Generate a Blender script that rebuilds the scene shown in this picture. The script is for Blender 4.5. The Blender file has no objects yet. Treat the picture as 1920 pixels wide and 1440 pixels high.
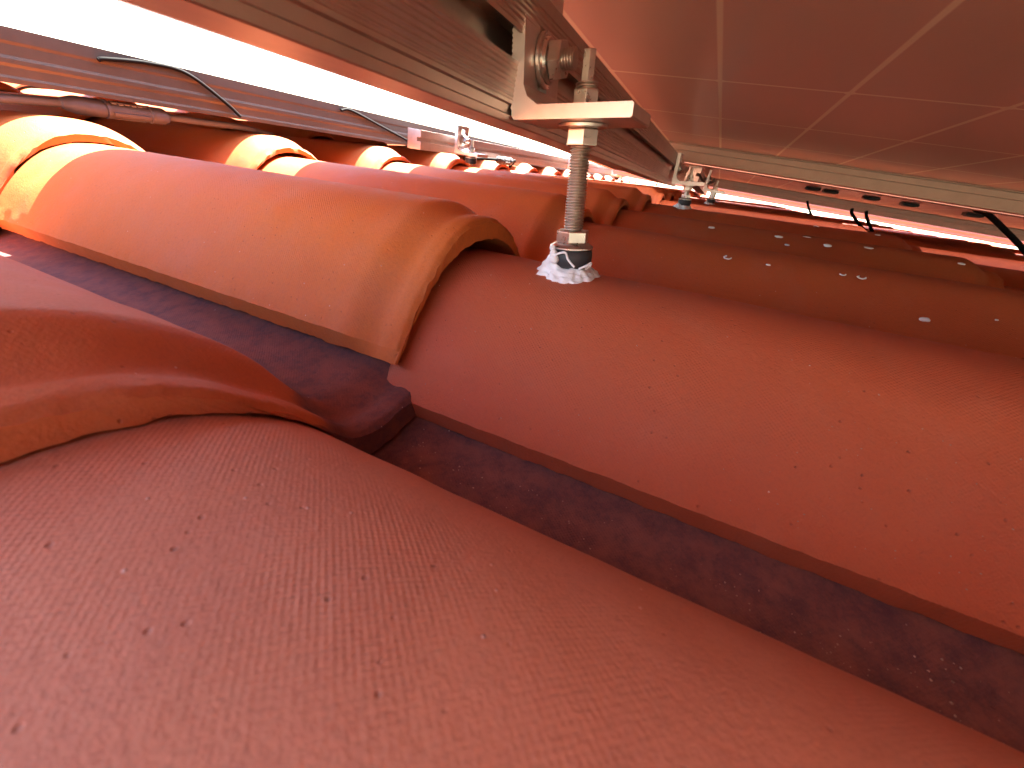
import bpy, math, random
from mathutils import Vector, Matrix, noise
R = math.radians
sc = bpy.context.scene
col = sc.collection

# ------------------------------------------------------------------ camera
cam_d = bpy.data.cameras.new('camera'); cam = bpy.data.objects.new('camera', cam_d); col.objects.link(cam)
sc.camera = cam
YAW, PITCH, ROLL = 0.3733, -0.5398, 0.1656
fw = Vector((math.cos(PITCH)*math.cos(YAW), math.cos(PITCH)*math.sin(YAW), math.sin(PITCH)))
rt = fw.cross(Vector((0, 0, 1))).normalized(); up = rt.cross(fw)
rt2 = rt*math.cos(ROLL)+up*math.sin(ROLL); up2 = -rt*math.sin(ROLL)+up*math.cos(ROLL)
H = 0.1214
cam.matrix_world = Matrix(((rt2.x, up2.x, -fw.x, 0), (rt2.y, up2.y, -fw.y, 0), (rt2.z, up2.z, -fw.z, H), (0, 0, 0, 1)))
cam_d.sensor_width = 36; cam_d.lens = 743.65/1920*36
cam_d.clip_start = 0.005; cam_d.clip_end = 3000
cam_d.dof.use_dof = True; cam_d.dof.focus_distance = 0.30; cam_d.dof.aperture_fstop = 20

# ------------------------------------------------------------------ light
SUN_EL = 55.0
w = bpy.data.worlds.new('World'); sc.world = w; w.use_nodes = True
nt = w.node_tree; bg = nt.nodes['Background']
sky = nt.nodes.new('ShaderNodeTexSky'); sky.sky_type = 'NISHITA'; sky.sun_disc = False
sky.sun_elevation = R(SUN_EL); sky.sun_rotation = R(82)
nt.links.new(sky.outputs[0], bg.inputs[0]); bg.inputs[1].default_value = 0.10
sd = bpy.data.lights.new('sun', 'SUN'); sd.energy = 5.0; sd.angle = R(0.53); sd.color = (1, 0.93, 0.80)
sun = bpy.data.objects.new('sun', sd); col.objects.link(sun)
sv = Vector((math.cos(R(SUN_EL))*math.cos(R(8)), math.cos(R(SUN_EL))*math.sin(R(8)), math.sin(R(SUN_EL))))
sun.rotation_euler = sv.to_track_quat('Z', 'Y').to_euler(); sun.location = (3, 0, 5)
sc.view_settings.view_transform = 'Standard'; sc.view_settings.look = 'None'
sc.view_settings.exposure = 4.05; sc.view_settings.gamma = 1
sc.cycles.max_bounces = 14; sc.cycles.diffuse_bounces = 8; sc.cycles.glossy_bounces = 5

# ------------------------------------------------------------------ helpers
class MB:
    def __init__(s): s.v = []; s.f = []; s.uv = None
    def add(s, vs, fs):
        n = len(s.v); s.v += [tuple(v) for v in vs]; s.f += [tuple(i+n for i in f) for f in fs]; return s
    def box(s, x0, x1, y0, y1, z0, z1, M=None):
        vs = [Vector(p) for p in ((x0,y0,z0),(x1,y0,z0),(x1,y1,z0),(x0,y1,z0),(x0,y0,z1),(x1,y0,z1),(x1,y1,z1),(x0,y1,z1))]
        if M: vs = [M @ v for v in vs]
        return s.add(vs, [(0,3,2,1),(4,5,6,7),(0,1,5,4),(1,2,6,5),(2,3,7,6),(3,0,4,7)])
    def lathe(s, prof, n=32, M=None, hexa=False):
        """prof: list of (r, z); closed with caps"""
        vs = []; fs = []
        for r, z in prof:
            for i in range(n):
                a = 2*math.pi*i/n; vs.append(Vector((r*math.cos(a), r*math.sin(a), z)))
        for j in range(len(prof)-1):
            for i in range(n):
                k = (i+1) % n; fs.append((j*n+i, j*n+k, (j+1)*n+k, (j+1)*n+i))
        fs.append(tuple(range(n-1, -1, -1))); fs.append(tuple((len(prof)-1)*n+i for i in range(n)))
        if M: vs = [M @ v for v in vs]
        return s.add(vs, fs)
    def tube(s, pts, r, n=10):
        pts = [Vector(p) for p in pts]; vs = []; fs = []
        last = Vector((0.13, 0.2, 1)).normalized()
        for i, p in enumerate(pts):
            t = (pts[min(i+1, len(pts)-1)]-pts[max(i-1, 0)]).normalized()
            a = (last-t*last.dot(t)).normalized(); last = a; b = t.cross(a)
            for k in range(n):
                g = 2*math.pi*k/n; vs.append(p+(a*math.cos(g)+b*math.sin(g))*r)
        for j in range(len(pts)-1):
            for i in range(n):
                k = (i+1) % n; fs.append((j*n+i, j*n+k, (j+1)*n+k, (j+1)*n+i))
        fs.append(tuple(range(n-1, -1, -1))); fs.append(tuple((len(pts)-1)*n+i for i in range(n)))
        return s.add(vs, fs)
    def extrude(s, poly, x0, x1, M=None, nx=1):
        """poly in (y,z), extruded along x"""
        n = len(poly); vs = []; fs = []
        for j in range(nx+1):
            x = x0+(x1-x0)*j/nx
            vs += [Vector((x, y, z)) for y, z in poly]
        for j in range(nx):
            for i in range(n):
                k = (i+1) % n; fs.append((j*n+i, j*n+k, (j+1)*n+k, (j+1)*n+i))
        fs.append(tuple(range(n-1, -1, -1))); fs.append(tuple(nx*n+i for i in range(n)))
        if M: vs = [M @ v for v in vs]
        return s.add(vs, fs)
    def build(s, name, mat, parent=None, smooth=None, bevel=0, loc=None):
        me = bpy.data.meshes.new(name); me.from_pydata(s.v, [], s.f); me.materials.append(mat)
        o = bpy.data.objects.new(name, me); col.objects.link(o)
        import bmesh
        bm = bmesh.new(); bm.from_mesh(me); bmesh.ops.recalc_face_normals(bm, faces=bm.faces)
        if bevel:
            es = [e for e in bm.edges if len(e.link_faces) == 2 and e.calc_face_angle(0) > R(25)]
            bmesh.ops.bevel(bm, geom=es, offset=bevel, segments=2, affect='EDGES', profile=0.7)
        if smooth is not None:
            for f in bm.faces: f.smooth = True
            for e in bm.edges:
                if len(e.link_faces) == 2 and e.calc_face_angle(0) > R(smooth): e.smooth = False
        bm.to_mesh(me); bm.free()
        if parent: o.parent = parent
        if loc: o.location = loc
        return o

def empty(name, loc=(0,0,0), rot=(0,0,0)):
    o = bpy.data.objects.new(name, None); col.objects.link(o); o.location = loc; o.rotation_euler = rot
    o.empty_display_size = 0.01
    return o
def tag(o, label, cat, group=None):
    o['label'] = label; o['category'] = cat
    if group: o['group'] = group
    return o

def spline(pts, n=14):
    P = [Vector(p) for p in pts]; P = [P[0]*2-P[1]]+P+[P[-1]*2-P[-2]]; out = []
    for i in range(1, len(P)-2):
        for k in range(n):
            t = k/n; a, b, c, d = P[i-1], P[i], P[i+1], P[i+2]
            out.append(0.5*((2*b)+(c-a)*t+(2*a-5*b+4*c-d)*t*t+(3*b-a-3*c+d)*t**3))
    out.append(P[-2]); return out

# ------------------------------------------------------------------ materials
class NM:
    def __init__(s, name):
        s.m = bpy.data.materials.new(name); s.m.use_nodes = True; s.t = s.m.node_tree; s.b = s.t.nodes['Principled BSDF']
    def n(s, typ, **kw):
        x = s.t.nodes.new(typ)
        for k, v in kw.items():
            if k in ('inp',):
                for kk, vv in v.items(): s.set(x.inputs[kk], vv)
            else: setattr(x, k, v)
        return x
    def set(s, sock, v):
        if isinstance(v, bpy.types.NodeSocket): s.t.links.new(v, sock)
        else: sock.default_value = v
    def math(s, op, a, b=0.0, c=0.0, clamp=False):
        x = s.t.nodes.new('ShaderNodeMath'); x.operation = op; x.use_clamp = clamp
        for i, v in enumerate((a, b, c)): s.set(x.inputs[i], v)
        return x.outputs[0]
    def mix(s, f, a, b):
        x = s.t.nodes.new('ShaderNodeMix'); x.data_type = 'RGBA'
        s.set(x.inputs[0], f)
        for i, v in ((6, a), (7, b)): s.set(x.inputs[i], v if isinstance(v, bpy.types.NodeSocket) else (*v, 1))
        return x.outputs[2]
    def ramp(s, f, lo, hi):
        x = s.t.nodes.new('ShaderNodeMapRange'); s.set(x.inputs[0], f); x.inputs[1].default_value = lo; x.inputs[2].default_value = hi
        x.interpolation_type = 'SMOOTHSTEP'; return x.outputs[0]
    def noise(s, vec, scale, detail=4, rough=0.55, dist=0):
        x = s.t.nodes.new('ShaderNodeTexNoise'); s.set(x.inputs['Vector'], vec); x.inputs['Scale'].default_value = scale
        x.inputs['Detail'].default_value = detail; x.inputs['Roughness'].default_value = rough; x.inputs['Distortion'].default_value = dist
        return x.outputs[0]
    def bump(s, h, dist, strength=1, prev=None):
        x = s.t.nodes.new('ShaderNodeBump'); s.set(x.inputs['Height'], h); x.inputs['Distance'].default_value = dist; x.inputs['Strength'].default_value = strength
        if prev: s.set(x.inputs['Normal'], prev)
        return x.outputs[0]

def simple(name, c, rough=0.5, metal=0, spec=0.5, nscale=0, namp=0.1, bump=0, bscale=400):
    m = NM(name); m.b.inputs['Roughness'].default_value = rough; m.b.inputs['Metallic'].default_value = metal
    m.b.inputs['Specular IOR Level'].default_value = spec
    tc = m.n('ShaderNodeTexCoord').outputs['Object']
    if nscale:
        f = m.noise(tc, nscale, 5); m.set(m.b.inputs['Base Color'], m.mix(f, tuple(x*(1-namp) for x in c), tuple(min(1, x*(1+namp)) for x in c)))
        m.set(m.b.inputs['Roughness'], m.math('ADD', m.math('MULTIPLY', f, 0.25), rough-0.12))
    else: m.b.inputs['Base Color'].default_value = (*c, 1)
    if bump: m.set(m.b.inputs['Normal'], m.bump(m.noise(tc, bscale, 4), bump))
    return m.m

def terracotta(name='terracotta', caps=False):
    m = NM(name)
    uv = m.n('ShaderNodeUVMap').outputs[0]; obj = m.n('ShaderNodeTexCoord').outputs['Object']
    oi = m.n('ShaderNodeObjectInfo'); rnd = oi.outputs['Random']
    sx = m.n('ShaderNodeSeparateXYZ'); m.set(sx.inputs[0], uv); u, v = sx.outputs[0], sx.outputs[1]
    so = m.n('ShaderNodeSeparateXYZ'); m.set(so.inputs[0], obj); ox, oy, oz = so.outputs
    off = m.n('ShaderNodeVectorMath', operation='ADD'); m.set(off.inputs[0], obj)
    cv = m.n('ShaderNodeCombineXYZ'); 
    m.set(cv.inputs[0], m.math('MULTIPLY', rnd, 13.0)); m.set(cv.inputs[1], m.math('MULTIPLY', rnd, 7.0)); m.set(off.inputs[1], cv.outputs[0])
    P = off.outputs[0]
    big = m.noise(P, 9, 3, 0.5); mid = m.noise(P, 45, 5, 0.6); fine = m.noise(P, 900, 3, 0.6)
    c = m.mix(m.ramp(big, 0.35, 0.65), (0.55, 0.130, 0.024), (0.46, 0.092, 0.032))
    c = m.mix(m.math('MULTIPLY', m.ramp(mid, 0.35, 0.75), 0.5), c, (0.56, 0.155, 0.040))
    c = m.mix(m.math('MULTIPLY', rnd, 0.35), c, (0.44, 0.085, 0.028))
    c = m.mix(0.6, c, oi.outputs['Color'])
    # pale bloom (dusty) on the outer skin
    c = m.mix(m.math('MULTIPLY', m.ramp(m.noise(P, 20, 6, 0.65), 0.45, 0.8), 0.22), c, (0.46, 0.20, 0.13))
    # soot-dark dirt that has collected along the flat pan
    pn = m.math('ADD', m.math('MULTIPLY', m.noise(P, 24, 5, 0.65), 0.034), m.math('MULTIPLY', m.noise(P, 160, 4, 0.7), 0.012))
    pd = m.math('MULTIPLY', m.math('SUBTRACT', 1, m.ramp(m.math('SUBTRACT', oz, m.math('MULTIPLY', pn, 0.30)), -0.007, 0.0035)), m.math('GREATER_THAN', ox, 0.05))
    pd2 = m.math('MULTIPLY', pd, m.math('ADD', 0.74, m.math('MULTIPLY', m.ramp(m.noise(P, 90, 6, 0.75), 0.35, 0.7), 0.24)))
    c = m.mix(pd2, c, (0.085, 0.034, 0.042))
    # dark edge grime at the lower end of the pan
    gr = m.noise(P, 650, 3, 0.8)
    c = m.mix(m.math('MULTIPLY', m.ramp(gr, 0.42, 0.72), 0.22), c, (0.24, 0.075, 0.045))
    v3 = m.n('ShaderNodeTexVoronoi', inp={'Vector': P, 'Scale': 340.0}); s3 = m.n('ShaderNodeSeparateColor', inp={'Color': v3.outputs['Color']})
    por = m.math('MULTIPLY', m.math('SUBTRACT', 1, m.ramp(v3.outputs['Distance'], 0.08, 0.22)), m.math('GREATER_THAN', s3.outputs[0], 0.88))
    c = m.mix(m.math('MULTIPLY', por, 0.32), c, (0.14, 0.05, 0.04))
    # small dark pits and pale specks
    vo = m.n('ShaderNodeTexVoronoi', inp={'Vector': P, 'Scale': 150.0}); pit = m.math('SUBTRACT', 1, m.ramp(vo.outputs['Distance'], 0.02, 0.075))
    sel = m.math('MULTIPLY', m.ramp(m.noise(P, 60, 2), 0.50, 0.62), m.math('GREATER_THAN', m.n('ShaderNodeSeparateColor', inp={'Color': vo.outputs['Color']}).outputs[1], 0.72))
    pit = m.math('MULTIPLY', pit, sel)
    c = m.mix(m.math('MULTIPLY', pit, 0.38), c, (0.12, 0.05, 0.045))
    vo2 = m.n('ShaderNodeTexVoronoi', inp={'Vector': P, 'Scale': 210.0}); ps = m.math('SUBTRACT', 1, m.ramp(vo2.outputs['Distance'], 0.035, 0.09))
    sp = m.n('ShaderNodeSeparateColor'); m.set(sp.inputs[0], vo2.outputs['Color'])
    ps = m.math('MULTIPLY', ps, m.math('GREATER_THAN', sp.outputs[0], 0.86))
    c = m.mix(m.math('MULTIPLY', ps, 0.7), c, (0.72, 0.55, 0.45))
    m.set(m.b.inputs['Base Color'], c)
    m.set(m.b.inputs['Roughness'], m.math('ADD', 0.62, m.math('MULTIPLY', mid, 0.2)))
    m.b.inputs['Specular IOR Level'].default_value = 0.38
    # woven imprint of the mould cloth + grain
    k = 2*math.pi/0.0015
    wob = m.math('MULTIPLY', m.noise(uv, 70, 2), 5.0)
    a = m.math('SINE', m.math('ADD', m.math('MULTIPLY', u, k), wob)); b = m.math('SINE', m.math('ADD', m.math('MULTIPLY', v, k*0.9), wob))
    weave = m.math('MULTIPLY', a, b)
    wmask = m.ramp(m.noise(P, 22, 4, 0.6), 0.38, 0.62)
    weave = m.math('MULTIPLY', weave, m.ramp(v, 0.010, 0.030))
    n1 = m.bump(m.math('MULTIPLY', weave, m.math('ADD', 0.15, m.math('MULTIPLY', wmask, 0.95))), 0.00005, 1)
    n2 = m.bump(fine, 0.00016, 1, n1)
    n3 = m.bump(m.noise(P, 320, 5, 0.7), 0.00032, 0.8, n2)
    n4 = m.bump(m.math('SUBTRACT', m.math('MULTIPLY', ps, 0.6), m.math('ADD', pit, m.math('MULTIPLY', por, 0.5))), 0.0005, 1, n3)
    m.set(m.b.inputs['Normal'], n4)
    return m.m
M_TILE = terracotta()

def alu(name, c=(0.66, 0.63, 0.6), rough=0.38, axis=0, streak=1.0):
    m = NM(name); obj = m.n('ShaderNodeTexCoord').outputs['Object']
    mp = m.n('ShaderNodeMapping'); m.set(mp.inputs[0], obj); s = [2200, 2200, 2200]; s[axis] = 5; mp.inputs['Scale'].default_value = s
    st = m.noise(mp.outputs[0], 1.0, 4, 0.6); bl = m.noise(obj, 60, 5, 0.6)
    m.set(m.b.inputs['Base Color'], m.mix(m.math('MULTIPLY', m.ramp(bl, 0.3, 0.8), 0.5), c, tuple(x*0.72 for x in c)))
    m.b.inputs['Metallic'].default_value = 1
    m.set(m.b.inputs['Roughness'], m.math('ADD', rough-0.04, m.math('MULTIPLY', st, 0.10)))
    m.set(m.b.inputs['Normal'], m.bump(st, 0.00003*streak, 1))
    return m.m
M_RAIL = alu('rail_aluminium', (0.56, 0.44, 0.38), rough=0.42, axis=0, streak=.3)
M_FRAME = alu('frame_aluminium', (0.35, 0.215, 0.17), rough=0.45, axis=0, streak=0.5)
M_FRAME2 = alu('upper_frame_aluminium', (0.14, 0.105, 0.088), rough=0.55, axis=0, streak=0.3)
M_BRK = alu('bracket_aluminium', (0.76, 0.66, 0.62), rough=0.40, axis=2)
M_STEEL = simple('stainless_steel', (0.62, 0.56, 0.52), 0.30, 1, nscale=300, namp=0.18)
M_THREAD = simple('threaded_steel', (0.55, 0.48, 0.43), 0.36, 1, nscale=200, namp=0.2)
M_RUB = simple('black_rubber', (0.028, 0.026, 0.03), 0.5, nscale=200, namp=0.3, bump=0.0002)
M_SEAL = simple('white_sealant', (0.80, 0.77, 0.78), 0.42, nscale=120, namp=0.06, bump=0.0006, bscale=260)
M_CAB = simple('black_cable', (0.005, 0.0045, 0.005), 0.7, spec=.08, nscale=80, namp=0.3)
M_CABG = simple('grey_cable', (0.10, 0.085, 0.09), 0.6, nscale=80, namp=0.3)
M_CON = simple('connector_plastic', (0.07, 0.06, 0.068), 0.55, nscale=150, namp=0.3, bump=0.0001)
M_CONW = simple('connector_print', (0.40, 0.36, 0.34), 0.6)
M_BOX = simple('junction_box_plastic', (0.03, 0.028, 0.03), 0.45, nscale=90, namp=0.2)

def laminate():
    m = NM('bifacial_cells'); obj = m.n('ShaderNodeTexCoord').outputs['Object']
    so = m.n('ShaderNodeSeparateXYZ'); m.set(so.inputs[0], obj); x, y, z = so.outputs
    def d(co, pitch):
        f = m.math('FRACT', m.math('DIVIDE', co, pitch)); f = m.math('ABSOLUTE', m.math('SUBTRACT', f, 0.5))
        return m.math('MULTIPLY', m.math('SUBTRACT', 0.5, f), pitch)
    dx, dy = d(x, 0.182), d(y, 0.0968)
    lx = m.math('SUBTRACT', 1, m.ramp(dx, 0.0010, 0.0025)); ly = m.math('SUBTRACT', 1, m.ramp(dy, 0.0010, 0.0025))
    dc = m.math('SUBTRACT', 1, m.ramp(m.math('ADD', dx, dy), 0.0055, 0.0068))
    ln = m.math('MAXIMUM', m.math('MAXIMUM', lx, ly), dc)
    mott = m.noise(obj, 5, 4)
    fb = m.n('ShaderNodeTexWave', wave_type='BANDS', bands_direction='X'); m.set(fb.inputs['Vector'], obj); fb.inputs['Scale'].default_value = 190; fb.inputs['Distortion'].default_value = 0.0
    cell = m.mix(mott, (0.70, 0.54, 0.50), (0.76, 0.59, 0.54))
    cell = m.mix(m.math('MULTIPLY', fb.outputs[0], 0.06), cell, (0.45, 0.4, 0.38))
    c = m.mix(ln, cell, (0.97, 0.95, 0.80))
    m.set(m.b.inputs['Base Color'], c)
    m.b.inputs['Roughness'].default_value = 0.24; m.b.inputs['Specular IOR Level'].default_value = 0.6
    m.set(m.b.inputs['Normal'], m.bump(m.noise(obj, 700, 2), 0.00004))
    return m.m
M_LAM = laminate()

# ------------------------------------------------------------------ setting: ground
mg = NM('dry_ground'); tcg = mg.n('ShaderNodeTexCoord').outputs['Object']
mg.set(mg.b.inputs['Base Color'], mg.mix(mg.noise(tcg, 0.4, 6), (0.30, 0.24, 0.16), (0.16, 0.19, 0.08))); mg.b.inputs['Roughness'].default_value = 0.95
g = MB().add([(-1500,-1500,-4.2),(1500,-1500,-4.2),(1500,1500,-4.2),(-1500,1500,-4.2)], [(0,1,2,3)]).build('ground', mg.m); g['kind'] = 'structure'

# ------------------------------------------------------------------ roof tiles
PIT, L, DZ = 0.205, 0.4032, 0.0217
X1, Y0 = 0.2043, 0.1138
A, B, ZE, TH = 0.0791, 0.0645, 0.0098, 0.0115
LT = L+0.045
def sag(X): return -0.025*max(0.0, X-0.9)
def sm(t): t = max(0, min(1, t)); return t*t*(3-2*t)

def profile(n, B=B, EX=2.5, A=A):
    """outer skin, from the foot of the barrel over its crest and down into the pan"""
    pts = []
    xs = []
    n1 = int(n*0.75)
    for i in range(n1+1):
        q = -1+2*i/n1; q = math.copysign(abs(q)**0.8, q); xs.append(q*A)
    for x in xs:
        z = ZE+(B-ZE)*(1-abs(x/A)**(EX if x > 0 or EX > 2.55 else 2.15))
        pts.append([x, z])
    # far foot: smooth concave run-out into the pan
    x0 = 0.90*A; z0 = ZE+(B-ZE)*(1-abs(x0/A)**EX); s0 = -(B-ZE)*EX*abs(x0/A)**(EX-1)/A
    pts = [p for p in pts if p[0] < x0-1e-4]
    xe, ze = A+0.013, -0.0050
    for i in range(9):
        t = i/8; h00 = 2*t**3-3*t*t+1; h10 = t**3-2*t*t+t; h01 = -2*t**3+3*t*t; h11 = t**3-t*t; dx = xe-x0
        pts.append([x0+dx*t, h00*z0+h10*dx*s0*1.0+h01*ze+h11*dx*0.0])
    sh = 0.010 if A > 0.095 else 0.0
    xl = PIT-0.0791+0.026+sh
    for i in range(1, 15):
        xx = xe+(xl-xe)*i/14; pts.append([xx, ze+0.0028*sm((xx-sh-.112)/.018)+0.0092*sm((xx-sh-.127)/.024)])
    return pts

def tile_mesh(name, seed, n=64, m=60, detail=True, deep=0.0168, B=B, EX=2.5, A=A, bev=0.0095, skew=0.0):
    pts = profile(n, B, EX, A); N = len(pts); rnd = Vector((seed*3.7, seed*1.3, seed*9.1))
    nor = []
    for i in range(N):
        a = pts[max(0, i-1)]; b = pts[min(N-1, i+1)]; dx, dz = b[0]-a[0], b[1]-a[1]; l = math.hypot(dx, dz); nor.append((-dz/l, dx/l))
    arc = [0]
    for i in range(1, N): arc.append(arc[-1]+math.hypot(pts[i][0]-pts[i-1][0], pts[i][1]-pts[i-1][1]))
    # stations along the length, denser at the lower end
    ys = [0, .0006, .0014, .0026, .004, .006, .008, .0095, .011, .013, .0155, .018, .021, .024, .027, .030, .033, .037, .042]
    if not detail: ys = [0, .001, .003, .008, .011, .016, .022, .028, .034, .042]
    ys += [0.042+(LT-0.042)*(j/m) for j in range(1, m+1)]
    V = []; F = []; UV = {}
    def nz(p, s): return noise.noise(Vector(p)*s+rnd)
    def outer(i, y):
        x, z = pts[i]; nx, nzv = nor[i]
        flat = sm((x-A*0.8)/0.03)
        d = -bev*(1-sm((y-0.010)/0.022))*(1-0.5*flat) + 0.0010*math.exp(-((y-0.0075)/0.004)**2)
        d += -0.0020*(1-sm(y/0.0022))
        d += 0.0008*nz((x*1.0, y, z), 11)+0.00035*nz((x, y, z), 60)
        if detail:
            e = math.exp(-y/0.004)
            d += e*(0.0011*nz((x, y, z), 130)+0.0009*nz((x, y, z), 420))*(1.2 if skew else 1)+e*0.0006*nz((x, y, z), 900)
            ef = math.exp(-arc[i]/0.0035)*0.9
            d += ef*0.0006*nz((x*2, y, z), 260)
        yy = y
        if detail and y < 0.02: yy += (1-y/0.02)*(0.0006*nz((x, 0, z), 25)+0.0004*nz((x, 0, z), 220))
        yy -= skew*(x*0.15 if x > 0 else x*4.6)*(1-sm(y/0.12))
        if y > L+0.002 and x < 0: x *= 1-0.16*sm((y-L-0.002)/0.008)
        px, pz = x+nx*d, z+nzv*d
        if detail and i < 3: px += 0.0008*nz((0, y, 0), 60)+0.0005*nz((0, y, 0), 300)
        return (px, yy, pz)
    def inner(i, y):
        x, z = pts[i]; nx, nzv = nor[i]
        if x > A*0.6: t = TH
        else: t = TH
        e = 1-sm((y-0.0)/0.03)
        t2 = t
        if i == 0: nx, nzv = 0.0, 1; t2 = ZE-.0002
        d = -t2
        if detail:
            g = math.exp(-y/0.004); d += g*(0.0011*nz((x+5, y, z), 150)+0.0012*nz((x+5, y, z), 380))
            if i < 3: d += 0.0009*nz((3, y, 0), 90)+0.0006*nz((3, y, 0), 330)
        e *= 1-0.25*sm((x-A)/0.02)
        yy = y
        if detail and y < 0.02: yy += (1-y/0.02)*(0.0006*nz((x, 0, z), 25)+0.0010*nz((x+3, 0, z), 180))
        yy -= skew*(x*0.15 if x > 0 else x*4.6)*(1-sm(y/0.12))
        if i < 3 : x += (0.0032, 0.0022, 0.001)[i]
        if y > L+0.002 and x < 0: x *= 1-0.16*sm((y-L-0.002)/0.008)
        return ((x+nx*d)*(1-e)+(x+.001*nx)*e, yy, (z+nzv*d)*(1-e)+(z-deep-0.5*(t2+d) if x > 0 else max(z-deep, min(z-.002, .0004))-0.5*(t2+d))*e)
    for j, y in enumerate(ys):
        for i in range(N): UV[len(V)] = (arc[i], y); V.append(outer(i, y))
    off = len(V)
    for j, y in enumerate(ys):
        for i in range(N): UV[len(V)] = (arc[i], y-TH if j == 0 else y); V.append(inner(i, y))
    J = len(ys)
    for j in range(J-1):
        for i in range(N-1):
            a, b, c_, d_ = j*N+i, j*N+i+1, (j+1)*N+i+1, (j+1)*N+i
            F.append((a, b, c_, d_)); F.append((off+a, off+d_, off+c_, off+b))
        F.append((j*N, (j+1)*N, off+(j+1)*N, off+j*N)); q = N-1
        F.append((j*N+q, off+j*N+q, off+(j+1)*N+q, (j+1)*N+q))
    for i in range(N-1):
        F.append((i, off+i, off+i+1, i+1)); e = (J-1)*N
        F.append((e+i, e+i+1, off+e+i+1, off+e+i))
    me = bpy.data.meshes.new(name); me.from_pydata(V, [], F); me.materials.append(M_TILE)
    uvl = me.uv_layers.new(name='UVMap')
    for lp in me.loops: uvl.data[lp.index].uv = UV[lp.vertex_index]
    import bmesh
    bm = bmesh.new(); bm.from_mesh(me); bmesh.ops.recalc_face_normals(bm, faces=bm.faces)
    for f in bm.faces: f.smooth = True
    bm.verts.ensure_lookup_table()
    for e in bm.edges:
        if len(e.link_faces) == 2 and e.calc_face_angle(0) > R(42): e.smooth = False
        a_, b_ = e.verts[0].index, e.verts[1].index
        if a_ % N == 0 and b_ % N == 0 and abs(a_-b_) == N: e.smooth = False
    bm.to_mesh(me); bm.free()
    return me

ORD = ['', 'first', 'second', 'third', 'fourth', 'fifth', 'sixth', 'seventh', 'eighth']
ROWW = {-4: 'four rows below it', -3: 'three rows below it', -2: 'two rows below it', -1: 'one row below it', 0: 'in its own row',
        1: 'one row above it', 2: 'two rows above it', 3: 'three rows above it', 4: 'four rows above it', 5: 'five rows above it'}
far_meshes = [tile_mesh('clay_tile', 50+k, 34, 14, False) for k in range(3)]
mid_meshes = [tile_mesh('clay_tile', 70+k, 56, 30, True) for k in range(3)]
rr = random.Random(4)
C_MAX = 14
for c in range(-2, C_MAX+1):
    for r in range(-4, 6):
        if c <= 1 and c >= 0 and r in (0, 1): me = tile_mesh('clay_tile', 3+c*5+r*11, 110, 150, True, *((0.0200, 0.0575, 3.0, 0.0995, 0.0115, 0.075 if r == 1 else 0) if c == 0 else (0.0172, B, 2.5, A, 0.0065)))
        elif -1 <= c <= 6 and -1 <= r <= 2: me = mid_meshes[(c*2+r) % 3]
        else: me = far_meshes[(c+2*r) % 3]
        o = bpy.data.objects.new('clay_tile', me); o['kind'] = 'thing'; col.objects.link(o)
        X = X1+PIT*(c-1)+(-0.012 if c == 0 else 0)
        jit = 0 if (0 <= c <= 1 and 0 <= r <= 1) else 1
        o.location = (X+jit*rr.uniform(-.0015, .0015), Y0+L*(r-1)+jit*rr.uniform(-.003, .003)-(0.014 if (c == 0 and r == 1) else 0), DZ+sag(X)+jit*rr.uniform(-.0006, .0008))
        if c == 1 and r == 1: o.location.y -= 0.004; o.location.z += 0.0035
        o.color = {(0, 0): (.54, .24, .15, 1), (1, 0): (.42, .085, .042, 1), (1, 1): (.58, .165, .022, 1), (0, 1): (.50, .150, .062, 1)}.get((c, r), (.43, .085, .026, 1) if c >= 2 and r <= 0 else (.54, .135, .028, 1))
        o.rotation_euler = (-math.atan(DZ/L), math.radians(1.4)*(1 if X > 0.9 else 0), jit*rr.uniform(-.004, .004))
        if c == 1 and r == 0: lb = 'terracotta barrel tile that the threaded rod with white sealant is screwed through'
        elif c == 1 and r == 1: lb = 'terracotta tile whose thick rounded lip overlaps the tile carrying the threaded rod'
        elif c == 0 and r == 0: lb = 'nearest large reddish tile filling the bottom left foreground, dark grime in its pan'
        elif c == 0 and r == 1: lb = 'near orange tile at left whose chipped lip and grimy pan corner overlap the foreground tile'
        elif c < 0: lb = 'terracotta tile behind the camera, %s barrel line short of the rod, %s' % (ORD[1-c], ROWW[r])
        elif c == 0: lb = 'terracotta tile in the barrel line nearer than the rod, %s' % ROWW[r]
        elif c == 1: lb = 'terracotta tile in the barrel line of the rod, %s' % ROWW[r]
        elif c <= 8: lb = 'terracotta tile in the %s barrel line past the rod, %s' % (ORD[c-1], ROWW[r])
        else: lb = 'small far terracotta tile beyond the second bracket, near the end of the roof'
        tag(o, lb, 'roof tile', 'interlocking terracotta tiles covering the roof' if c <= 8 else 'far terracotta tiles near the end of the roof')

# cap tiles along the far edge of the roof
def cap_mesh():
    n, m = 20, 6; V = []; F = []; Lc = 0.33; 
    for s in (0, 1):
        for j in range(m+1):
            t = j/m; rad = 0.095-0.015*t - (0.012 if s else 0)
            for i in range(n+1):
                a = math.pi*i/n; V.append((rad*math.cos(a), t*Lc, rad*math.sin(a)*0.85))
    o2 = (m+1)*(n+1)
    for j in range(m):
        for i in range(n):
            a = j*(n+1)+i; F.append((a, a+1, a+n+2, a+n+1)); F.append((o2+a, o2+a+n+1, o2+a+n+2, o2+a+1))
        for q in (0, n): a = j*(n+1)+q; F.append((a, a+n+1, o2+a+n+1, o2+a))
    for i in range(n):
        F.append((i, i+1, o2+i+1, o2+i)); e = m*(n+1); F.append((e+i, e+i+1, o2+e+i+1, o2+e+i))
    b = MB(); b.add(V, F); o = b.build('ridge_cap_tile', M_TILE, smooth=50); return o
cap0 = cap_mesh()
XE = X1+PIT*(C_MAX-1)+0.16
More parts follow.
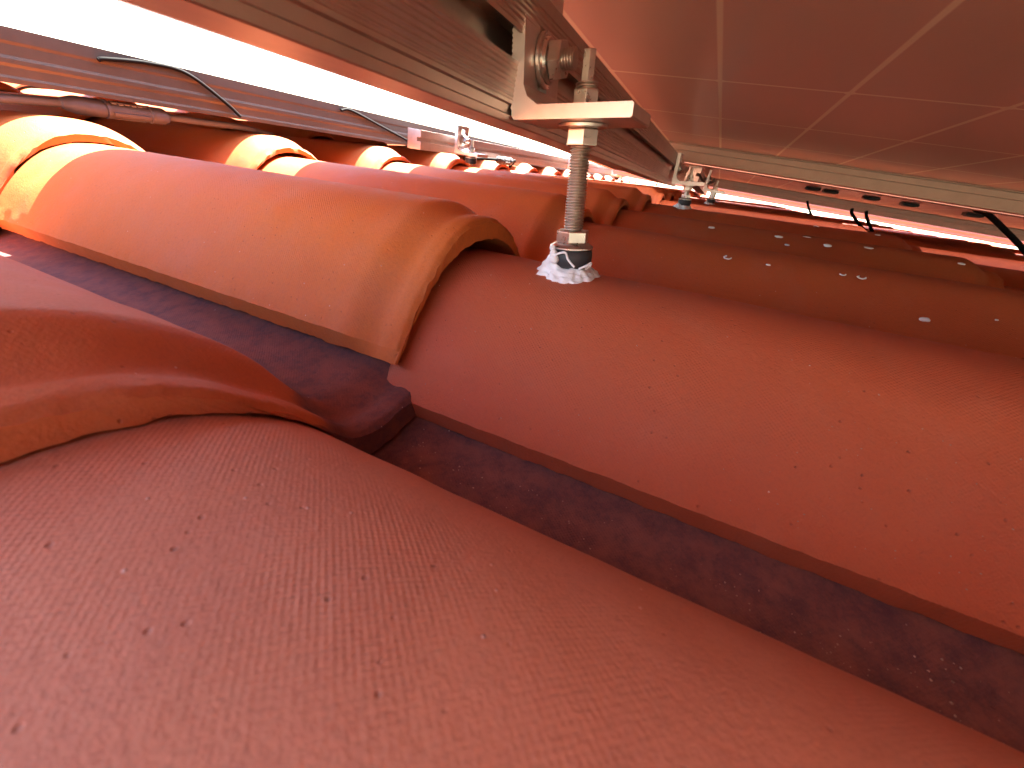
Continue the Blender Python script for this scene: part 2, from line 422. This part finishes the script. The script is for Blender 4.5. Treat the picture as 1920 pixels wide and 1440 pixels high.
for k in range(14):
    o = cap0 if k == 0 else cap0.copy()
    o['kind'] = 'thing'
    if k: col.objects.link(o)
    o.color = (.54, .135, .028, 1); o.location = (XE, -2.2+0.29*k, sag(XE)+0.012); o.rotation_euler = (-0.05, 0, 0)
    tag(o, 'sunlit half-round cap tile in the row along the far edge of the roof', 'ridge tile', 'cap tiles along the far roof edge')
# roof deck under the tiles
dk = MB()
M_DECK = simple('roof_boarding', (0.16, 0.11, 0.07), 0.9, nscale=8, namp=0.3)
dk.add([(-0.65,-2.2,-0.03),(0.9,-2.2,-0.03),(3.15,-2.2,-0.087),(3.15,2.3,-0.087),(0.9,2.3,-0.03),(-0.65,2.3,-0.03),
        (-0.65,-2.2,-0.06),(0.9,-2.2,-0.06),(3.15,-2.2,-0.117),(3.15,2.3,-0.117),(0.9,2.3,-0.06),(-0.65,2.3,-0.06)],
       [(0,1,4,5),(1,2,3,4),(6,11,10,7),(7,10,9,8),(0,6,7,1),(1,7,8,2),(2,8,9,3),(3,9,10,4),(4,10,11,5),(5,11,6,0)])
tag(dk.build('roof_deck', M_DECK), 'dark timber boarding hidden under the terracotta tiles', 'roof deck')

lr = MB(); lr.box(-1.5, 3.1, -3.6, -1.93, 0.0, 0.03); q = lr.build('added_roof_slab', M_TILE); q['kind'] = 'structure'; q.color = (.5, .12, .03, 1)  # added slab past the tile rows, closes off low sky light from the side
# ------------------------------------------------------------------ rails
def rail_poly(h=0.0465, d=0.038):
    p = [(0, 0.0004), (0, .0030), (.0012, .0036), (.0012, .0066), (0, .0072)]
    z = .0084
    while z < .0195: p += [(0, z), (.00035, z+.0005), (.00035, z+.0010), (0, z+.0014)]; z += .00175
    p += [(0, .0215), (.0016, .0215), (.0016, .0190), (.0130, .0190), (.0130, .0330), (.0016, .0330), (.0016, .0305), (0, .0305)]
    z = .0320
    while z < h-.004: p += [(0, z), (.00035, z+.0005), (.00035, z+.0010), (0, z+.0014)]; z += .00175
    p += [(0, h-.0004), (.0004, h), (d, h), (d, 0), (.0004, 0)]
    return p
def rail(x0, x1, y, z0, slope, lean, label, mat=M_RAIL, h=0.0465, d=0.038):
    """z0 is the height of the lower front edge at x=0"""
    b = MB(); b.extrude(rail_poly(h, d), 0, x1-x0)
    o = b.build('mounting_rail', mat)
    o.matrix_world = Matrix.Translation((x0, y, z0+slope*x0)) @ Matrix.Rotation(-math.atan(slope), 4, 'Y') @ Matrix.Rotation(-lean, 4, 'X')
    return tag(o, label, 'rail', 'aluminium mounting rails under the solar panels')
SL = -0.048
RY = 0.0935
rail(-0.28, 0.955, RY, 0.1368, -0.046, -0.05, 'long grooved aluminium rail bolted to the nearest bracket and running away under the panel')

# ------------------------------------------------------------------ panels
def panel(x0, x1, y0, y1, zb, slope, label, boxes=(), gx=0.2747, gy=0.1328, h=0.035, ref=0.0, fmat=None):
    """zb: height of the frame's underside at x=ref"""
    root = empty('solar_panel', (x0, y0, zb+slope*(x0-ref)), (0, -math.atan(slope), 0))
    tag(root, label, 'solar panel', 'solar panels on the roof')
    W, D = x1-x0, y1-y0
    fr = MB(); t, fl = .0018, .028
    zt = h
    # four sides, each an outer wall, a lower flange and a small top lip; butted at the corners
    prof = lambda: [(0, 0), (fl, 0), (fl, t), (t, t), (t, .0185), (.009, .0185), (.009, .0200), (t, .0200), (t, h-.0065), (.012, h-.0065), (.012, h-.0050), (t, h-.0050), (t, h-.0015), (.009, h-.0015), (.009, h), (0, h), (0, .76*h), (.0006, .70*h), (.0006, .50*h), (0, .44*h), (0, .36*h), (.0006, .30*h), (.0006, .14*h), (0, .09*h)]
    P = prof()
    # front (-Y) and back (+Y) members along X
    fr.extrude(P, 0, W); fr.extrude([(D-y, z) for y, z in P], 0, W)
    # side members along Y
    for sx in (0, 1):
        M = Matrix(((0, 1, 0, 0), (1, 0, 0, 0), (0, 0, 1, 0), (0, 0, 0, 1)))
        if sx: M = Matrix(((0, -1, 0, W), (1, 0, 0, 0), (0, 0, 1, 0), (0, 0, 0, 1)))
        pp = [(y+0.0004, z-0.0002 if z < h-.001 else z+.0002) for y, z in P]
        fr.extrude(pp, 0.0004, D-0.0004, M)
    fr.build('frame', fmat or M_FRAME, root)
    la = MB(); ox, oy = gx-x0, gy-y0
    ox -= math.floor(ox/.182)*.182; oy -= math.floor(oy/.0968)*.0968
    la.box(0.0022-ox, W-.0022-ox, .0022-oy, D-.0022-oy, h-.0048, h-.0018)
    la.build('glass_laminate', M_LAM, root, loc=(ox, oy, 0))
    for bx, by in boxes:
        j = MB(); j.box(-.014, .014, -.019, .019, -.007, .0, None)
        jb = j.build('junction_box', M_BOX, root, bevel=.003, loc=(bx-x0, by-y0, h-.0049))
        kk = MB(); kk.box(-.010, .010, -.014, .014, -.0084, -.0072); kk.build('lid', M_BOX, jb, bevel=.0008)
    return root
panel(-0.03, 0.968, -3.4, 0.472, 0.1822, -0.045, 'large solar panel seen from below, brown cells and pale lines filling the upper right')
panel(-1.45, -0.05, -3.4, 0.02, 0.185, -0.012, 'added solar panel behind the camera, out of the picture, blocking sky light')  # added unseen panel, narrows the sky opening so less light comes from behind
panel(1.002, 1.87, -3.4, 0.46, 0.134, -0.058, 'second solar panel past the bright frame edge, with black junction boxes beneath', ref=1.066,
      boxes=[(1.55, -.225), (1.55, -.27), (1.55, -.37), (1.55, -.46), (1.55, -.60)])
panel(1.95, 2.66, -3.4, 0.46, 0.0690, -0.030, 'farthest low solar panel near the end of the roof, a thin lit edge', ref=1.95)
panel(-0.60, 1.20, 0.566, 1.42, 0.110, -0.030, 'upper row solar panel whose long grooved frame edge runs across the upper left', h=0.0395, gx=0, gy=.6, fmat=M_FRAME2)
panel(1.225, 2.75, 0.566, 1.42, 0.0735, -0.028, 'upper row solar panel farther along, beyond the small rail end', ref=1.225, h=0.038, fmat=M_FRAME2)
rail(0.66, 2.6, 0.500, 0.0905+0.66*0.018, -0.018, 0.0, 'small rail with cut bright end below the upper row panel', h=0.032, d=0.028) if False else None

def small_rail(x0, x1, y, z, slope, label, h=.03, d=.028):
    b = MB(); P = [(0, 0), (0, h*.42), (.008, h*.42), (.008, h*.62), (0, h*.62), (0, h), (d, h), (d, 0)]
    b.extrude(P, 0, x1-x0); o = b.build('mounting_rail', M_RAIL, bevel=.0004)
    o.matrix_world = Matrix.Translation((x0, y, z)) @ Matrix.Rotation(-math.atan(slope), 4, 'Y')
    return tag(o, label, 'rail', 'aluminium mounting rails under the solar panels')
small_rail(0.655, 2.6, 0.500, 0.0885, -0.018, 'small rail whose bright cut end shows under the upper row panel')
small_rail(1.04, 1.86, 0.060, 0.1035, -0.058, 'far rail under the second panel, behind the second bracket', h=.032)

# ------------------------------------------------------------------ hanger bolt + L bracket
def hexprism(b, r, z0, z1, rot=0, M=None):
    Mx = (M or Matrix()) @ Matrix.Rotation(rot, 4, 'Z')
    c = r*0.06
    b.lathe([(r-c, z0), (r, z0+c), (r, z1-c), (r-c, z1)], 6, Mx)
def threaded(b, r, z0, z1, pitch=.00125, n=28, M=None, per=6):
    steps = max(2, int((z1-z0)/pitch*per)); vs = []; fs = []
    for j in range(steps+1):
        z = z0+(z1-z0)*j/steps
        for i in range(n):
            ph = (z/pitch - i/n) % 1.0; tri = 1-abs(ph*2-1)
            rr_ = r-0.0011+0.0011*min(1, tri*1.35); a = 2*math.pi*i/n
            vs.append(Vector((rr_*math.cos(a), rr_*math.sin(a), z)))
    for j in range(steps):
        for i in range(n): k = (i+1) % n; fs.append((j*n+i, j*n+k, (j+1)*n+k, (j+1)*n+i))
    fs.append(tuple(range(n-1, -1, -1))); fs.append(tuple(steps*n+i for i in range(n)))
    if M: vs = [M @ v for v in vs]
    b.add(vs, fs)

def hanger(x, y, zc, zp, lean, label, blabel, detail=True, flip=1, sc_=1.0, blob=True):
    """hanger bolt through the tile at crest height zc, with the L bracket's plate at height zp"""
    root = empty('hanger_bolt', (x, y, zc), (-lean, 0, 0)); tag(root, label, 'hanger bolt', 'hanger bolts through the tiles')
    hp = zp-zc; rr_ = .0048*sc_
    b = MB(); threaded(b, rr_, 0.002, hp+.0152, M=None, n=28 if detail else 10, per=8 if detail else 2); b.build('threaded_rod', M_THREAD, root, smooth=60)
    b = MB(); hexprism(b, .0029, hp+.0152, hp+.0262, .3); b.build('hex_tip', M_STEEL, root, bevel=.0002)
    b = MB(); b.lathe([(.0100, .0045), (.0108, .0062), (.0110, .0095), (.0106, .0122), (.0098, .0130)], 40); b.build('rubber_washer', M_RUB, root, smooth=40)
    b = MB(); b.lathe([(.0099, .0131), (.0109, .0136), (.0109, .0142), (.0092, .0153), (.0076, .0158)], 40)
    b.build('flange_washer', M_STEEL, root, smooth=40)
    b = MB(); hexprism(b, .0084, .0159, .0218, .12); b.build('hex_nut', M_STEEL, root, bevel=.0003)
    b = MB(); hexprism(b, .0076, hp-.0088, hp-.0020, .38); b.build('hex_nut', M_STEEL, root, bevel=.0003)
    b = MB(); b.lathe([(.0085, hp-.0019), (.0112, hp-.0015), (.0112, hp-.0004), (.0105, hp-.0001)], 36); b.build('flange_washer', M_STEEL, root, smooth=40)
    b = MB(); b.lathe([(.0075, hp+.0053), (.0078, hp+.0056), (.0078, hp+.0064)], 30); b.build('flat_washer', M_STEEL, root, smooth=40)
    b = MB(); hexprism(b, .0060, hp+.0065, hp+.0125, .30); b.build('hex_nut', M_STEEL, root, bevel=.0003)
    # bracket
    br = empty('angle_bracket', (x, y, zp), (-lean, 0, 0)); tag(br, blabel, 'bracket', 'angle brackets joining the bolts to the rails')
    # lift by rotation: keep the plate centred on the leaning rod
    off = Matrix.Rotation(-lean, 4, 'X') @ Vector((0, 0, hp)); br.location = Vector((x, y, zc))+off
    xh = .0200; t = .0052; yl, yr = -.0255, .0262; H_ = .052 if detail else .046
    P = [(yl+.0006, 0), (yl, .0006), (yl, t-.0006), (yl+.0006, t), (yr-t-.0065, t), (yr-t-.0018, t+.0030), (yr-t, t+.0070), (yr-t, H_), (yr, H_)]
    z = H_-.001
    if detail:
        while z > .004: P += [(yr+.0006, z-.0004), (yr, z-.0012)]; z -= .0016
    P += [(yr, .0012), (yr-.0012, 0)]
    b = MB()
    # the upright has a slot: build plate in x-slices so that the slot is a real hole
    sx, s0, s1 = .0052, .0125, .0405
    low = [p for p in P]
    def clip(P, za, zb):
        """clip polygon (y,z) to za<=z<=zb"""
        def cl(poly, f, g):
            out = []
            for i in range(len(poly)):
                a, b_ = poly[i], poly[(i+1) % len(poly)]
                fa, fb = f(a), f(b_)
                if fa >= 0: out.append(a)
                if (fa >= 0) != (fb >= 0):
                    t_ = fa/(fa-fb); out.append((a[0]+(b_[0]-a[0])*t_, a[1]+(b_[1]-a[1])*t_))
            return out
        return cl(cl(P, lambda p: p[1]-za, 0), lambda p: zb-p[1], 0)
    b.extrude(P, -xh, -sx)
    b.extrude(P, sx, xh)
    b.extrude(clip(P, -1, s0), -sx, sx); b.extrude(clip(P, s1, 1), -sx, sx)
    b.build('angle_plate', M_BRK, br)
    # clamp bolt through the slot
    Mz = Matrix.Translation((0, yr-t, .0235)) @ Matrix.Rotation(R(90), 4, 'X')
    b = MB(); threaded(b, .0042, -.012, .0150, M=Mz, n=24 if detail else 10, per=8 if detail else 2); b.build('clamp_bolt', M_THREAD, br, smooth=60)
    b = MB(); b.lathe([(.0098, .0002), (.0102, .0006), (.0102, .0018), (.0098, .0021)], 32, Mz); b.build('flat_washer', M_STEEL, br, smooth=40)
    b = MB(); b.lathe([(.0085, .0022), (.0087, .0030), (.0078, .0040)], 32, Mz); b.build('spring_washer', M_STEEL, br, smooth=40)
    b = MB(); hexprism(b, .0076, .0041, .0100, .2, Mz); b.build('hex_nut', M_STEEL, br, bevel=.0003)
    return root

def sealant(x, y, z, label, s=1.0, seed=1, lean=0.0):
    n, m = (96, 34) if s >= 1 else (36, 12); vs = []; fs = []
    rn = Vector((seed*4.1, seed, 2))
    for j in range(m+1):
        t = j/m
        for i in range(n):
            a = 2*math.pi*i/n; ca, sa = math.cos(a), math.sin(a)
            q = Vector((ca*1.4, sa*1.4, t*0.8))
            # outer skirt radius shrinking up to the washer
            r = (0.0168*(1-t)**0.9+0.0106*(1-(1-t)**0.9))
            wob = noise.noise(q*1.1+rn)*0.0048+noise.noise(q*3.2+rn)*0.0030+noise.noise(q*8+rn)*0.0010
            r += wob*(1-0.75*t)
            # tail smeared down the slope (towards -Y) and to the camera side
            tail = max(0, math.cos(a-R(-70)))**3*0.0062*(1-t)**1.2+max(0, math.cos(a-R(-160)))**4*.002*(1-t)
            r += tail
            if t > 0.92: r *= 1-(t-0.92)/0.08*0.08
            top = 0.0050+0.0018*noise.noise(q*1.7+rn+Vector((3, 3, 3)))+(0.0050*max(0, math.cos(a-R(120)))**10)
            zz = -0.004+ (top+0.004)*(t**0.85)+noise.noise(Vector((ca, sa, t*2))*4+rn)*0.0009
            X, Y = r*ca, r*sa
            # follow the barrel's fall at either side
            zz -= (X/A)**2*B*0.9*(1-t)
            vs.append((X*s, Y*s, zz*s))
    for j in range(m):
        for i in range(n): k = (i+1) % n; fs.append((j*n+i, j*n+k, (j+1)*n+k, (j+1)*n+i))
    vs.append((0, 0, .004*s)); c_ = len(vs)-1
    for i in range(n): fs.append((m*n+i, m*n+(i+1) % n, c_))
    fs.append(tuple(range(n-1, -1, -1)))
    b = MB(); b.add(vs, fs)
    if s >= 1:   # thin strings of sealant drawn up over the rubber
        for pts in ([(-.0095, .0078, .006), (-.0122, .0052, .0105), (-.0128, .0005, .0128), (-.0120, -.0015, .0098), (-.0112, -.0052, .0068)],
                    [(-.0100, -.0072, .0062), (-.0088, -.0102, .0082), (-.0060, -.0115, .0095), (-.0048, -.0112, .0078), (-.0072, -.0100, .0064)]):
            sp = spline(pts, 8); b.tube([(p.x, p.y, p.z) for p in sp], .00055, 8)
        for (bx, by, bz, rad) in ((-.0104, .0070, .0108, .0020), (-.0092, .0085, .0128, .0016), (-.0112, .0058, .0080, .0024)):
            M = Matrix.Translation((bx, by, bz)); b.lathe([(rad*.1, -rad), (rad*.7, -rad*.7), (rad, 0), (rad*.75, rad*.65), (rad*.1, rad)], 14, M)
    o = b.build('sealant_blob', M_SEAL, smooth=70); o.location = (x, y, z); o.rotation_euler = (-lean, 0, 0)
    return tag(o, label, 'sealant', 'sealant around the hanger bolts')

LEAN = 0.125
YR, ZR = 0.0585, 0.0672
hanger(X1, YR, ZR, ZR+0.0665, LEAN, 'threaded steel hanger bolt with hex nuts rising from white sealant in the foreground',
       'nearest aluminium angle bracket with serrated edge, slotted upright and clamp bolt')
sealant(X1, YR, ZR, 'ragged white sealant smeared around the foot of the nearest threaded rod')
X4 = X1+3*PIT
zc4 = 0.0672
hanger(X4, 0.0560, zc4, zc4+0.0365, 0.10, 'second, distant hanger bolt with a short rod under the end of the long rail',
       'second angle bracket, bright in the sun, at the far end of the long rail', detail=False)
sealant(X4, 0.0560, zc4, 'white sealant around the foot of the second, distant bolt', 0.999, 3)
X6 = X1+5*PIT; zc6 = 0.0672+sag(X6)
hanger(X6, 0.0250, zc6, zc6+0.0300, 0.0, 'third hanger bolt, just visible behind the second bracket',
       'third angle bracket, just visible behind the second one', detail=False)
sealant(X6, 0.0250, zc6, 'white sealant around the third bolt behind the second bracket', 0.999, 5)
for k, cc in enumerate((4, 7, 10)):
    Xs = X1+(cc-1)*PIT; zc = 0.0672+sag(Xs)+0.0165
    hanger(Xs-0.055 if k == 0 else Xs, 0.462, zc-.012, zc+.006, 0.0, ['hanger bolt below the bright cut end of the small upper rail', 'fifth hanger bolt, tiny, along the small upper rail', 'sixth hanger bolt, tiny, farthest along the small upper rail'][k],
       ['small angle bracket beside the bright cut end of the upper rail', 'small angle bracket midway along the upper rail', 'tiny angle bracket farthest along the upper rail'][k], detail=False)

# ------------------------------------------------------------------ ray helper only for reading coordinates off the survey
def surf(c, dx, Yw):
    """world point on the skin of barrel line c at offset dx from its crest"""
    X = X1+PIT*(c-1)+dx; r = math.floor((Yw-Y0)/L)+1; yl = Yw-(Y0+L*(r-1))
    z = DZ*(1-yl/L)+sag(X1+PIT*(c-1))+ZE+(B-ZE)*(1-abs(dx/A)**2.5)
    return Vector((X, Yw, z))

# drops of dried sealant / lime on the tiles behind the rod
DROPS = [(2, -.030, -.020, .0042, 'C-shaped white drop on the first barrel past the rod, low on its near flank'),
         (2, -.026, -.100, .0030, 'thin white smear with a hooked end on the first barrel past the rod'),
         (2, -.026, -.112, .0040, 'white comma-shaped smear beside a thinner one on the first barrel past the rod'),
         (2, -.052, -.150, .0036, 'bright white flake on the lower right of the first barrel past the rod'),
         (2, -.030, -.050, .0022, 'small pale fleck between the white smears on the first barrel past the rod'),
         (2, -.044, -.187, .0014, 'tiny pale speck at the lower right of the first barrel past the rod'),
         (3, -.026, .000, .0050, 'faint grey ring mark at the left of the second barrel past the rod'),
         (3, -.024, -.075, .0050, 'left white splash of the cluster on the second barrel past the rod'),
         (3, -.010, -.105, .0055, 'upper oval splash of the cluster on the second barrel past the rod'),
         (3, -.028, -.125, .0062, 'largest greyish splash of the cluster on the second barrel past the rod'),
         (3, -.018, -.165, .0060, 'right white splash of the cluster on the second barrel past the rod'),
         (3, -.038, -.085, .0030, 'lowest little white dot of the cluster on the second barrel past the rod'),
         (3, -.024, -.245, .0045, 'bright white flake standing alone on the second barrel past the rod'),
         (4, -.012, -.145, .0050, 'small white crescent on the third barrel past the rod'),
         (4, -.012, -.225, .0045, 'faint pale dot on the third barrel past the rod, right of the crescent'),
         (2, -.002, -.245, .0032, 'pale flake on the crest of the first barrel past the rod, far right')]
for k, (c, dx, Yw, s, lb) in enumerate(DROPS):
    rk = random.Random(k+20)
    p = surf(c, dx, Yw); q = surf(c, dx+.001, Yw); tn = (q-p).normalized(); nn = Vector((-tn.z, 0, tn.x)).normalized()
    n = 18; vs = []; fs = []; s *= 0.8
    a0 = rk.uniform(0, 6.28); gap = 0.9 if k in (0, 1, 2, 13) else 0
    if gap:
        pts = []
        for i in range(12):
            a = a0+gap+(6.28-2*gap)*i/11*(1 if k != 1 else .7); rr2 = s*(0.8+0.2*noise.noise(Vector((i*.7, k, 0))))
            pts.append(p+tn*math.cos(a)*rr2*.8+Vector((0, 1, -DZ/L))*math.sin(a)*rr2+nn*.0003)
        b = MB(); b.tube(pts, s*.17, 7)
    else:
        b = MB()
        for j, (f_, h_) in enumerate(((1, -.0004), (.88, .0005), (.45, .0009))):
            for i in range(n):
                a = 2*math.pi*i/n; rr2 = s*f_*(1+0.45*noise.noise(Vector((math.cos(a)*1.3, math.sin(a)*1.3, k*3.3))))
                vs.append(p+tn*math.cos(a)*rr2*.62+Vector((0, 1, -DZ/L))*math.sin(a)*rr2+nn*h_*min(1, s/.003))
        for j in range(2):
            for i in range(n): kk = (i+1) % n; fs.append((j*n+i, j*n+kk, (j+1)*n+kk, (j+1)*n+i))
        fs.append(tuple(2*n+i for i in range(n))); fs.append(tuple(range(n-1, -1, -1))); b.add(vs, fs)
    o = b.build('sealant_drop', M_SEAL, smooth=60); tag(o, lb, 'dried drop', 'dried white drops on the tiles')

# ------------------------------------------------------------------ cables and connectors
def cable(pts, r, label, mat=M_CAB, name='cable'):
    o = MB().tube(spline(pts), r, 10).build(name, mat, smooth=60); return tag(o, label, 'cable', 'loose cables under the panels')
def connector(p0, p1, label, rad=.0078):
    p0, p1 = Vector(p0), Vector(p1); d = p1-p0; Ln = d.length
    root = empty('cable_connector', p0, d.to_track_quat('Z', 'Y').to_euler()); tag(root, label, 'connector', 'cable connectors lying on the tiles')
    L1, L2 = Ln*.36, Ln*.80
    b = MB(); b.lathe([(rad*.45, 0), (rad*.62, .001), (rad*.95, L1*.28), (rad, L1*.34), (rad, L1*.94), (rad*.9, L1)], 24); b.build('cap_nut', M_CON, root, smooth=35)
    b = MB(); b.lathe([(rad*.86, L1), (rad*1.06, L1+.0005), (rad*1.06, L1+.003), (rad*.92, L1+.0035), (rad*.92, L2-.002), (rad*1.05, L2-.0015), (rad*1.05, L2)], 24)
    for k in range(4):
        a = k*math.pi/2+.4; M = Matrix.Rotation(a, 4, 'Z'); b.box(rad*.86, rad*1.04, -.0014, .0014, L1+.005, L2-.004, M)
    body = b.build('body', M_CON, root, smooth=35)
    b = MB()
    for k in range(5):
        a = -1.05; M = Matrix.Rotation(a+R(180), 4, 'Z'); z = L1+.006+k*(L2-L1-.012)/5
        b.box(rad*.90, rad*.945, -.0022, .0012+.0008*(k % 2), z, z+(L2-L1)*.09, M)
    b.build('moulded_print', M_CONW, body)
    b = MB(); b.lathe([(rad*.95, L2), (rad, L2+.0008), (rad, Ln*.93), (rad*.7, Ln*.98), (rad*.4, Ln)], 24); b.build('end_cap', M_CON, root, smooth=35)
    return root
ZC = .098
connector((.218, .578, .0935), (.308, .578, .0915), 'large grey cable connector lying on the sunlit tile lips at the left')
cable([(.05, .575, .080), (.11, .576, .085), (.175, .577, .0915), (.2185, .578, .0935)], .0036, 'thick grey cable entering the large connector from the left edge', M_CABG)
cable([(.3075, .578, .0915), (.345, .578, .0905), (.395, .58, .089), (.44, .59, .083)], .0034, 'grey cable leaving the large connector and dipping behind the tiles', M_CABG)
cable([(.252, .5637, .1325), (.2591, .5635, .1345), (.2944, .5635, .1378), (.3288, .5635, .1353), (.3641, .5635, .1148), (.3805, .563, .1015)], .0018, 'thin black cable arching down across the upper panel frame at left')
cable([(.5428, .5637, .1269), (.5642, .5635, .1287), (.6363, .5635, .1123), (.7249, .563, .0918)], .0018, 'short thin black cable slanting down beside the bright rail end')
connector((.900, .478, .0850), (.975, .478, .0835), 'black cable connector resting on the far tile lips behind the rod')
cable([(.80, .50, .080), (.85, .486, .084), (.900, .478, .0850)], .0032, 'black cable joining the far connector on its left')
cable([(.975, .478, .0835), (.998, .48, .086), (1.012, .49, .080), (1.014, .50, .070)], .0032, 'black cable curling down from the far connector on its right')
cable([(1.15, -.415, .158), (1.15, -.4436, .1402), (1.15, -.4625, .1361), (1.15, -.5051, .1132), (1.15, -.5486, .0869), (1.15, -.585, .06)], .0048, 'thick black cable hanging in a curve at the right edge below the bright frame')
cable([(1.545, -.34, .1), (1.55, -.35, .085), (1.56, -.40, .050), (1.57, -.43, .035)], .0042, 'left of two black cables hanging from the junction boxes')
cable([(1.545, -.375, .1), (1.55, -.385, .085), (1.56, -.415, .055), (1.57, -.435, .035)], .0042, 'right of two black cables hanging from the junction boxes')
cable([(1.545, -.225, .1), (1.55, -.24, .08), (1.57, -.28, .04)], .0030, 'thin black cable hanging from the leftmost junction box')

# ------------------------------------------------------------------ loose grit on the near tiles
M_GRIT = simple('grit', (0.34, 0.22, 0.16), 0.9, nscale=300, namp=0.7)
gb = MB(); rg = random.Random(11)
def crumb(p, r):
    vs = [p+Vector((rg.uniform(.6, 1.2)*r*a, rg.uniform(.6, 1.3)*r*b, rg.uniform(.5, .9)*r*c)) for a, b, c in ((1,0,0),(-1,0,0),(0,1,0),(0,-1,0),(0,0,1),(0,0,-1))]
    gb.add(vs, [(0,2,4),(2,1,4),(1,3,4),(3,0,4),(2,0,5),(1,2,5),(3,1,5),(0,3,5)])
for k in range(230):      # near flank of the rod's barrel
    Yw = rg.uniform(-.20, .095); dx = -A+rg.random()**1.6*.05+.004; zz = DZ*(1-(Yw-(Y0-L))/L)+ZE+(B-ZE)*(1-abs(dx/A)**2.15)
    crumb(Vector((X1+dx, Yw, zz+.0001)), rg.choice((.00018, .00025, .00035)))
for k in range(260):      # in the dark channel
    Yw = rg.uniform(-.22, .09); dx = rg.uniform(.098, .121); zz = DZ*(1-(Yw-(Y0-L))/L)-.005+0.0028*sm((dx-.112)/.018)
    crumb(Vector((X1-PIT-.002+dx, Yw, zz+.0001)), rg.choice((.0002, .0003, .0005)))
go = gb.build('grit', M_GRIT); go['kind'] = 'stuff'; go['label'] = 'fine pale grit scattered on the near tiles and in the dark channel'; go['category'] = 'grit'
